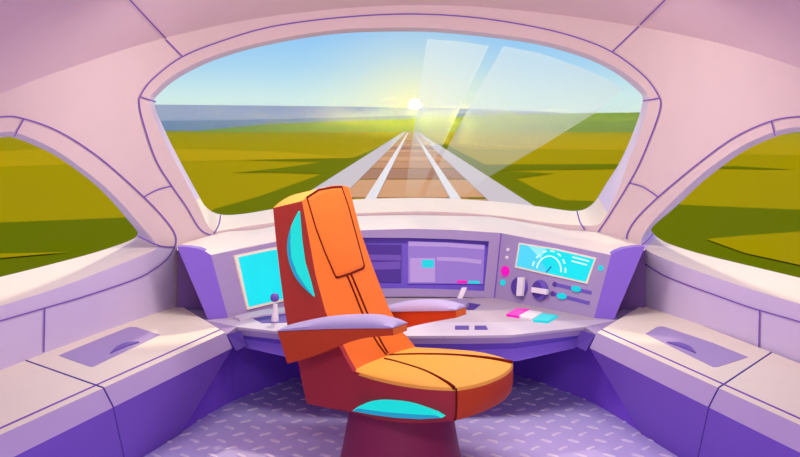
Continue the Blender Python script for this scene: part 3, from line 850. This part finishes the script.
def pillow(px, h):
    n = len(px); cx = sum(p[0] for p in px) / n; cy = sum(p[1] for p in px) / n
    R = []
    for k, off in ((1.0, .0), (1.0, h * .55), (.93, h), (.5, h * 1.25)):
        R.append([facep(cx + (x - cx) * k, cy + (y - cy) * k, off) for x, y in px])
    v = [p for r in R for p in r]; f = []; fm = []
    for r in range(3):
        f += [(r * n + i, r * n + (i + 1) % n, (r + 1) * n + (i + 1) % n, (r + 1) * n + i) for i in range(n)]; fm += [1 if r == 0 else 0] * n
    f.append(tuple(range(3 * n, 4 * n))); fm.append(0)
    return mk('headrest', v, f, [M_OR, M_STITCH], back, fm=fm, smooth=False)
hr = pillow(hp_, .006)
hr['label'] = 'stitched orange headrest pad'
hs = MB(); hn = len(hp_)
hR = [[facep(345 - 12 + (x - 333) * k, 233 + (y - 233) * k, o_) for x, y in hp_] for k, o_ in ((1.0, -.002), (1.012, .0045), (1.045, .0045), (1.05, -.002))]
hs.add([p for q_ in hR for p in q_], [(r_ * hn + i, r_ * hn + (i + 1) % hn, (r_ + 1) * hn + (i + 1) % hn, (r_ + 1) * hn + i) for r_ in range(3) for i in range(hn)])
hs.build('piping', M_STITCH, hr)
for q in ([(346.5, 274.5), (353, 290), (365, 320), (376, 341), (386, 355)], [(350.5, 273.5), (357.5, 290), (370, 320), (380, 340), (387.5, 353)]):
    P = crom(q, 5); mb = MB(); n = len(P)
    L = [facep(p.x - .6, p.y, .004) for p in P]; R = [facep(p.x + .6, p.y, .004) for p in P]
    lo_ = [facep(p.x - .6, p.y, -.004) for p in P]; ro_ = [facep(p.x + .6, p.y, -.004) for p in P]
    mb.add(L + R + lo_ + ro_, [g for i in range(n - 1) for g in ((i, i + 1, n + i + 1, n + i), (i, 2 * n + i, 2 * n + i + 1, i + 1), (n + i, n + i + 1, 3 * n + i + 1, 3 * n + i))])
    mb.build('piping', M_STITCH, back)
# cyan crescent on the side of the backrest: the side is a slightly tilted plane
BP = Plane(rowsF[0][0], rowsF[3][0], rowsB[2][0])
bl = MB()
cres = crom([(298.5, 211), (292, 224), (287.5, 240), (288, 258), (294, 275), (303, 287), (313.5, 296.5)], 5) + [(310, 282), (304, 262), (301, 240)]
prism(cres, BP, -.02, .010, bl, 0)
rim = crom([(290.5, 228), (287.5, 240), (288, 258), (294, 275), (303, 287), (313.5, 296.5)], 5) + [(305, 286), (297, 273.5), (291, 258), (290, 242)]
prism(rim, BP, .009, .012, bl, 1)
bl.build('side_light', [M_CYANL, M_CYANE], back)
# hip panels joining backrest and seat on both sides
hip = crom([(288, 334), (297, 357), (302, 380), (307, 403.5)], 3) + [(330, 407.5), (352, 411), (366, 410), (374, 378), (353, 371), (345, 357), (338, 343)]
HP0 = [onV(x, y, -.004) for x, y in hip]
for va, vb in ((-.006, .02), (SW - .02, SW + .006)):
    n = len(HP0); hpz = HP0 if va < .1 else [(min(u, -.06 - .35 * max(0, z - .45)) - .0, z) for u, z in HP0]
    v = [C(u, va, z) for u, z in hpz] + [C(u, vb, z) for u, z in hpz]
    mk('hip_panel', v, [tuple(range(n)), tuple(range(2 * n - 1, n - 1, -1))] + [(i, (i + 1) % n, n + (i + 1) % n, n + i) for i in range(n)], M_MAR2, seat_root)
# armrests
def armrest(base, lower, v0, v1, ref):
    B = [onV(x, y, ref) for x, y in base]; L = [onV(x, y, ref) for x, y in lower]
    B = crom(B, 4); L = crom(L, 4); n = len(B)
    mb = MB()
    v = [C(u, v0, z) for u, z in B] + [C(u, v0, z) for u, z in L] + [C(u, v1, z) for u, z in B] + [C(u, v1, z) for u, z in L]
    f = [(i, i + 1, n + i + 1, n + i) for i in range(n - 1)] + [(2 * n + i + 1, 2 * n + i, 3 * n + i, 3 * n + i + 1) for i in range(n - 1)]
    f += [(i, 2 * n + i, 2 * n + i + 1, i + 1) for i in range(n - 1)] + [(n + i, n + i + 1, 3 * n + i + 1, 3 * n + i) for i in range(n - 1)]
    f += [(0, n, 3 * n, 2 * n), (n - 1, 3 * n - 1, 4 * n - 1, 2 * n - 1)]
    fm = [0] * (len(f) - 1) + [1]
    a = mk('armrest', v, f, [M_ORD, M_OR], seat_root, fm=fm, bevel=.004)
    W = []; NV = 6
    for i, (u, z) in enumerate(B):
        t = i / (n - 1); h = .008 + .040 * math.sin(math.pi * min(1, t)) ** .8
        for k in range(NV + 1):
            s = math.sin(math.pi * k / NV)
            W.append(C(u, v0 - .004 + (v1 - v0 + .008) * k / NV, z + .001 + h * (.35 + .65 * s ** .6)))
    q = NV + 1; nt = len(W)
    Wb = [C(u, v0 - .004 + (v1 - v0 + .008) * k / NV, z + .001) for (u, z) in B for k in range(q)]
    f = [(i * q + k, i * q + k + 1, (i + 1) * q + k + 1, (i + 1) * q + k) for i in range(n - 1) for k in range(NV)]
    f += [(nt + a_, nt + d_, nt + c_, nt + b_) for a_, b_, c_, d_ in list(f)]
    for i in range(n - 1):
        f += [(i * q, (i + 1) * q, nt + (i + 1) * q, nt + i * q), (i * q + NV, nt + i * q + NV, nt + (i + 1) * q + NV, (i + 1) * q + NV)]
    for k in range(NV):
        f += [(k, nt + k, nt + k + 1, k + 1), ((n - 1) * q + k, (n - 1) * q + k + 1, nt + (n - 1) * q + k + 1, nt + (n - 1) * q + k)]
    p = mk('armrest_pad', W + Wb, f, M_PAD, a, smooth=True)
    p.data.set_sharp_from_angle(angle=math.radians(50))
armrest([(277, 331.5), (305, 330), (333, 329), (365, 328.5), (382, 328.6), (393, 328.4)],
        [(287, 364), (312, 357), (336, 346.5), (362, 338.8), (380, 336.6), (393.5, 335.6)], -.125, -.022, -.125)
armrest([(374, 313), (392, 312), (410, 311.6), (430, 311.3), (446, 311.1), (456, 310.6)],
        [(376, 340), (392, 333), (408, 327.5), (430, 322.5), (446, 319.6), (456.5, 317.8)], SW + .02, SW + .115, SW + .02)
# pedestal
pc = C(.075, SW / 2, 0); pd = MB(); ns = 40; prof = [(.285, .212), (.20, .228), (.095, .247), (.0, .265)]
v = [Vector((pc.x + r * math.cos(2 * math.pi * i / ns), pc.y + r * math.sin(2 * math.pi * i / ns), z)) for z, r in prof for i in range(ns)]
f = [(r * ns + i, r * ns + (i + 1) % ns, (r + 1) * ns + (i + 1) % ns, (r + 1) * ns + i) for r in range(len(prof) - 1) for i in range(ns)] + [tuple(range(ns)), tuple(range((len(prof) - 1) * ns, len(prof) * ns))]
pd.add(v, f)
po = pd.build('pedestal', M_PED, seat_root, smooth=True); po.data.set_sharp_from_angle(angle=math.radians(35))

# ------------------------------------------------------------------ outside
GZ = H - 2.6
def field_mat(name, rgb, sheen=.03):
    m = mat(name, rgb, rough=1.0, spec=0.0, vary=.05, scale=.02)
    nt = m.node_tree
    b = nt.nodes['Principled BSDF']; o = nt.nodes['Material Output']
    g = nt.nodes.new('ShaderNodeBsdfGlossy'); g.inputs['Roughness'].default_value = .38; g.inputs['Color'].default_value = (1, .86, .04, 1)
    mx = nt.nodes.new('ShaderNodeMixShader'); mx.inputs[0].default_value = sheen
    nt.links.new(b.outputs[0], mx.inputs[1]); nt.links.new(g.outputs[0], mx.inputs[2]); nt.links.new(mx.outputs[0], o.inputs[0])
    return m
F_OL = field_mat('olive field', (182, 160, 0)); F_LT = field_mat('light olive field', (204, 172, 10)); F_DK = field_mat('dark olive field', (110, 120, 0)); F_GR = field_mat('green hill', (138, 176, 64))
fd = MB()
fd.add([(-900, 3, GZ), (900, 3, GZ), (900, 1100, GZ), (-900, 1100, GZ)], [(0, 1, 2, 3)], 0)
def patch(px, m, lvl): fd.add([onZ(x, y, GZ + .012 * lvl) for x, y in px], [tuple(range(len(px)))], m)
# seen through the windscreen
patch([(110, 148.4), (175, 149), (230, 150), (285, 152), (352, 157.5), (180, 161.5), (110, 162.3)], 1, 1)
patch([(150, 262), (214, 209), (260, 196), (322, 174), (275, 172.5), (233, 173), (280, 168), (322, 162), (285, 161.3), (243, 160), (300, 158.8), (352.5, 158), (393, 140.6), (407, 131), (411, 131), (300, 262)], 2, 2)
patch([(416, 131), (447, 145), (485, 164.5), (616, 164), (640, 163.5), (640, 168.5), (500, 170.5), (553.5, 173.5), (516, 178.5), (540, 191), (562, 200), (593, 201), (680, 203), (680, 262), (520, 262)], 2, 2)
patch([(430, 140), (470, 149), (560, 149.5), (640, 150), (700, 150), (700, 128.6), (440, 129)], 1, 1)
# seen through the left side window
patch([(-160, 153), (0, 151.5), (37, 149), (90, 152), (75, 164.5), (0, 167), (-160, 170)], 1, 1)
patch([(-300, 240), (-160, 228), (0, 222.5), (126, 217.4), (146, 216), (146, 262), (0, 340), (-300, 340)], 2, 1)
patch([(-120, 262), (-60, 256), (0, 253.5), (69, 252), (0, 258), (-60, 266)], 0, 3)
# and the right one
patch([(690, 154), (730, 154), (800, 155.5), (980, 158), (980, 134), (690, 134)], 1, 1)
patch([(700, 168.5), (716, 166.5), (735, 166), (793, 169.5), (760, 169.3), (719, 168.6)], 2, 2)
patch([(640, 203.5), (677, 204.5), (800, 209.7), (980, 215), (980, 330), (800, 330), (640, 262)], 2, 1)
patch([(706, 239), (750, 235), (800, 231.6), (960, 226), (960, 292), (800, 265), (745, 253)], 0, 3)
tag(fd.build('field', [F_OL, F_LT, F_DK], fixn=True), 'olive fields with darker strips outside the windows', kind='structure')

def ridge(name, px, Y, m, label, depth=300.0, base=GZ):
    """a low ridge: crest outline at distance Y, falling towards the viewer and away from him"""
    P = [onY(x, y, Y) for x, y in px]; n = len(P)
    v = [Vector((p.x, p.y - depth * .5, base - .5)) for p in P] + P + [Vector((p.x, p.y + depth, base - .5)) for p in P]
    f = [(r * n + i, r * n + i + 1, (r + 1) * n + i + 1, (r + 1) * n + i) for r in range(2) for i in range(n - 1)]
    tag(mk(name, v, f, m, smooth=False), label, kind='structure')
ridge('hill', [(205, 130.4), (230, 127.5), (270, 124), (340, 121.2), (411, 119), (470, 116.8), (535, 114.3), (590, 113), (640, 112.4), (760, 110), (1000, 124)], 560, F_GR, 'green rise beyond the fields on the right', depth=150)
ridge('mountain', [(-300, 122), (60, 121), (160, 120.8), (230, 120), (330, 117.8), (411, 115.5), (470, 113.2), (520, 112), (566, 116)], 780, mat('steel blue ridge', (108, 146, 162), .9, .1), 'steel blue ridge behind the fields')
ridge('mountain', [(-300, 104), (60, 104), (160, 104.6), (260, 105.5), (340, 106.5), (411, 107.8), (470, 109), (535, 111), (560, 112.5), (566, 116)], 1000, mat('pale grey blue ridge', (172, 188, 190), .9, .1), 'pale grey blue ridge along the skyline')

# warm haze lying over the far fields
hz = bpy.data.materials.new('sunlit haze'); hz.use_nodes = True
hn_ = hz.node_tree; hn_.nodes.clear()
ho = hn_.nodes.new('ShaderNodeOutputMaterial'); hv = hn_.nodes.new('ShaderNodeVolumeScatter')
hv.inputs['Color'].default_value = (1, .80, .10, 1); hv.inputs['Density'].default_value = .0017; hv.inputs['Anisotropy'].default_value = .92
hn_.links.new(hv.outputs[0], ho.inputs['Volume'])
v = [(x, y, z) for z in (GZ + .2, 3.9) for x, y in ((-260, 75), (260, 75), (260, 620), (-260, 620))]
tag(mk('haze', v, [(0, 3, 2, 1), (4, 5, 6, 7), (0, 1, 5, 4), (1, 2, 6, 5), (2, 3, 7, 6), (3, 0, 4, 7)], hz), 'warm sunlit haze lying over the far fields', kind='stuff')

# railway: concrete shoulders, timber sleepers, steel rails running to the vanishing point
tr = thing('railway_track', (0, 20, GZ), 'straight railway track with brown sleepers running to the horizon through the fields', 'railway')
M_SHO = mat('pale concrete', (226, 212, 192), .8, .2); M_RAIL = mat('pale steel', (236, 226, 206), .5, .4)
M_SL = [mat('brown timber', (232, 164, 92), .8, .2, vary=.15, scale=1.5), mat('red brown timber', (216, 146, 80), .8, .2, vary=.15, scale=1.5), mat('dark timber', (184, 118, 68), .8, .2, vary=.15, scale=1.5)]
def strip(name, xa, xb, za, zb, m, y0=8.0, y1=640.0):
    v = [(xa, y0, za), (xb, y0, za), (xb, y0, zb), (xa, y0, zb), (xa, y1, za), (xb, y1, za), (xb, y1, zb), (xa, y1, zb)]
    return mk(name, v, [(0, 1, 2, 3), (7, 6, 5, 4), (0, 4, 5, 1), (1, 5, 6, 2), (2, 6, 7, 3), (3, 7, 4, 0)], m, tr)
hk = 2.55
def gx(x, y): return (x - CX) / (y - CY) * hk
strip('ballast_shoulder', gx(340, 172.5) - .05, gx(350, 188.5), GZ - .1, GZ + .05, M_SHO)
strip('ballast_shoulder', gx(487, 199), gx(536, 207), GZ - .1, GZ + .05, M_SHO)
strip('rail', gx(367, 197), gx(377.5, 197), GZ - .02, GZ + .10, M_RAIL)
strip('rail', gx(449.5, 198), gx(459.5, 198), GZ - .02, GZ + .10, M_RAIL)
xl, xr = gx(350, 188.5) + .005, gx(487, 199) - .005
proto = {}
Y = 10.0; i = 0
while Y < 560:
    L = 12.4
    kind = (0, 1, 0, 2, 1)[i % 5]
    if kind not in proto:
        v = [Vector((x, y, z)) for z in (-.1, .03) for x, y in ((xl, 0), (xr, 0), (xr, L - .9), (xl, L - .9))]
        o = mk('sleeper', [p + Vector((0, 20, GZ)) for p in v], [(0, 3, 2, 1), (4, 5, 6, 7), (0, 1, 5, 4), (1, 2, 6, 5), (2, 3, 7, 6), (3, 0, 4, 7)], M_SL[kind], tr)
        proto[kind] = o
    else:
        o = proto[kind].copy(); COL.objects.link(o); o.parent = tr
    o.location = (0, Y - 20, 0)
    Y += L; i += 1
strip('track_bed', xl, xr, GZ - .12, GZ - .02, mat('dark track bed', (120, 82, 58), .9, .1))

# ------------------------------------------------------------------ light: sky, low sun ahead, added cab fill lights
w = bpy.data.worlds.new('evening sky'); sc.world = w; w.cycles.sampling_method = 'MANUAL'; w.cycles.sample_map_resolution = 4096; w.use_nodes = True
nt = w.node_tree; nt.nodes.clear()
N = nt.nodes.new; Lk = nt.links.new
out = N('ShaderNodeOutputWorld'); bg = N('ShaderNodeBackground'); Lk(bg.outputs[0], out.inputs[0])
tc = N('ShaderNodeTexCoord'); sp = N('ShaderNodeSeparateXYZ'); Lk(tc.outputs['Generated'], sp.inputs[0])
rmp = N('ShaderNodeValToRGB'); cr = rmp.color_ramp
mr = N('ShaderNodeMapRange'); mr.inputs['From Min'].default_value = 0.0; mr.inputs['From Max'].default_value = 0.2
Lk(sp.outputs['Z'], mr.inputs['Value']); Lk(mr.outputs[0], rmp.inputs[0])
for k, (p, c) in enumerate([(0.0, (226, 240, 222)), (0.16, (208, 236, 234)), (0.32, (172, 216, 242)), (0.52, (142, 198, 246)), (1.0, (120, 176, 240))]):
    e = cr.elements[k] if k < 2 else cr.elements.new(p)
    e.position = p; e.color = lin(c)
# pink-lilac sky opposite the sun
mry = N('ShaderNodeMapRange'); mry.inputs['From Min'].default_value = 0.35; mry.inputs['From Max'].default_value = -0.5
Lk(sp.outputs['Y'], mry.inputs['Value'])
mxl = N('ShaderNodeMix'); mxl.data_type = 'RGBA'; mxl.inputs[7].default_value = lin((214, 188, 236))
Lk(mry.outputs[0], mxl.inputs[0]); Lk(rmp.outputs[0], mxl.inputs[6])
# sun glow
sd = Vector(((415 - CX) / F, 1, (CY - 105) / F)).normalized()
dt = N('ShaderNodeVectorMath'); dt.operation = 'DOT_PRODUCT'; dt.inputs[1].default_value = sd
nrm = N('ShaderNodeVectorMath'); nrm.operation = 'NORMALIZE'; Lk(tc.outputs['Generated'], nrm.inputs[0]); Lk(nrm.outputs[0], dt.inputs[0])
ac = N('ShaderNodeMath'); ac.operation = 'ARCCOSINE'; Lk(dt.outputs['Value'], ac.inputs[0])
gr = N('ShaderNodeValToRGB'); gm = N('ShaderNodeMapRange'); gm.inputs['From Max'].default_value = 0.13
sg_ = Vector(((413 - CX) / F, 1, (CY - 117) / F)).normalized()
d2 = N('ShaderNodeVectorMath'); d2.operation = 'DOT_PRODUCT'; d2.inputs[1].default_value = sg_; Lk(nrm.outputs[0], d2.inputs[0])
a2 = N('ShaderNodeMath'); a2.operation = 'ARCCOSINE'; Lk(d2.outputs['Value'], a2.inputs[0])
Lk(a2.outputs[0], gm.inputs['Value']); Lk(gm.outputs[0], gr.inputs[0])
for k, (p, a) in enumerate([(0.0, 1.0), (0.12, .82), (0.3, .48), (0.55, .22), (0.8, .07), (1.0, 0.0)]):
    e = gr.color_ramp.elements[k] if k < 2 else gr.color_ramp.elements.new(p)
    e.position = p; e.color = (a, a, a, 1)
mxg = N('ShaderNodeMix'); mxg.data_type = 'RGBA'; mxg.inputs[7].default_value = (1.1, 1.0, .5, 1)
cm = N('ShaderNodeMapRange'); cm.inputs['From Min'].default_value = .006; cm.inputs['From Max'].default_value = 0.0; cm.inputs['To Min'].default_value = 1.0; cm.inputs['To Max'].default_value = 8000.0
Lk(ac.outputs[0], cm.inputs['Value']); Lk(cm.outputs[0], bg.inputs[1])
Lk(gr.outputs[0], mxg.inputs[0]); Lk(mxl.outputs[2], mxg.inputs[6]); Lk(mxg.outputs[2], bg.inputs[0])

def light(name, kind, loc, energy, color, **kw):
    l = bpy.data.lights.new(name, kind); l.energy = energy; l.color = color
    for k, v in kw.items(): setattr(l, k, v)
    o = bpy.data.objects.new(name, l); COL.objects.link(o); o.location = loc; return o
s = light('sun', 'SUN', (0, 60, 20), 1.7, (1.0, .86, .58), angle=math.radians(3))
el = math.radians(42.0)
s.rotation_euler = Vector((0.0, -math.cos(el), -math.sin(el))).to_track_quat('-Z', 'Y').to_euler()
lamp = light('added_cab_light', 'AREA', (0, 4.05, 2.13), 29.0, (1.0, .96, .94), shape='RECTANGLE', size=1.7, size_y=.25)  # added light without a visible fitting, brightens the cab from above
lamp.rotation_euler = (math.radians(24), 0, 0)
lamp = light('added_rear_fill', 'AREA', (0, 1.0, 2.1), 25.0, (.95, .92, 1.0), shape='RECTANGLE', size=1.2, size_y=.3)  # added fill behind the camera, brightens surfaces facing the viewer
lamp.rotation_euler = (math.radians(24), 0, 0)

# ------------------------------------------------------------------ camera
cd = bpy.data.cameras.new('camera'); cam = bpy.data.objects.new('camera', cd); COL.objects.link(cam)
cam.location = (0, 0, H); cam.rotation_euler = (math.pi / 2, 0, 0)
cd.sensor_fit = 'HORIZONTAL'; cd.sensor_width = 36.0; cd.lens = F / 800 * 36
cd.shift_x = -(CX - 400) / 800; cd.shift_y = (CY - 228.5) / 800
cd.clip_start = .05; cd.clip_end = 4000
sc.camera = cam
vs = sc.view_settings
sc.display_settings.display_device = 'sRGB'
vs.view_transform = 'Standard'; vs.look = 'None'; vs.gamma = 1; vs.exposure = 0.0; vs.use_curve_mapping = False
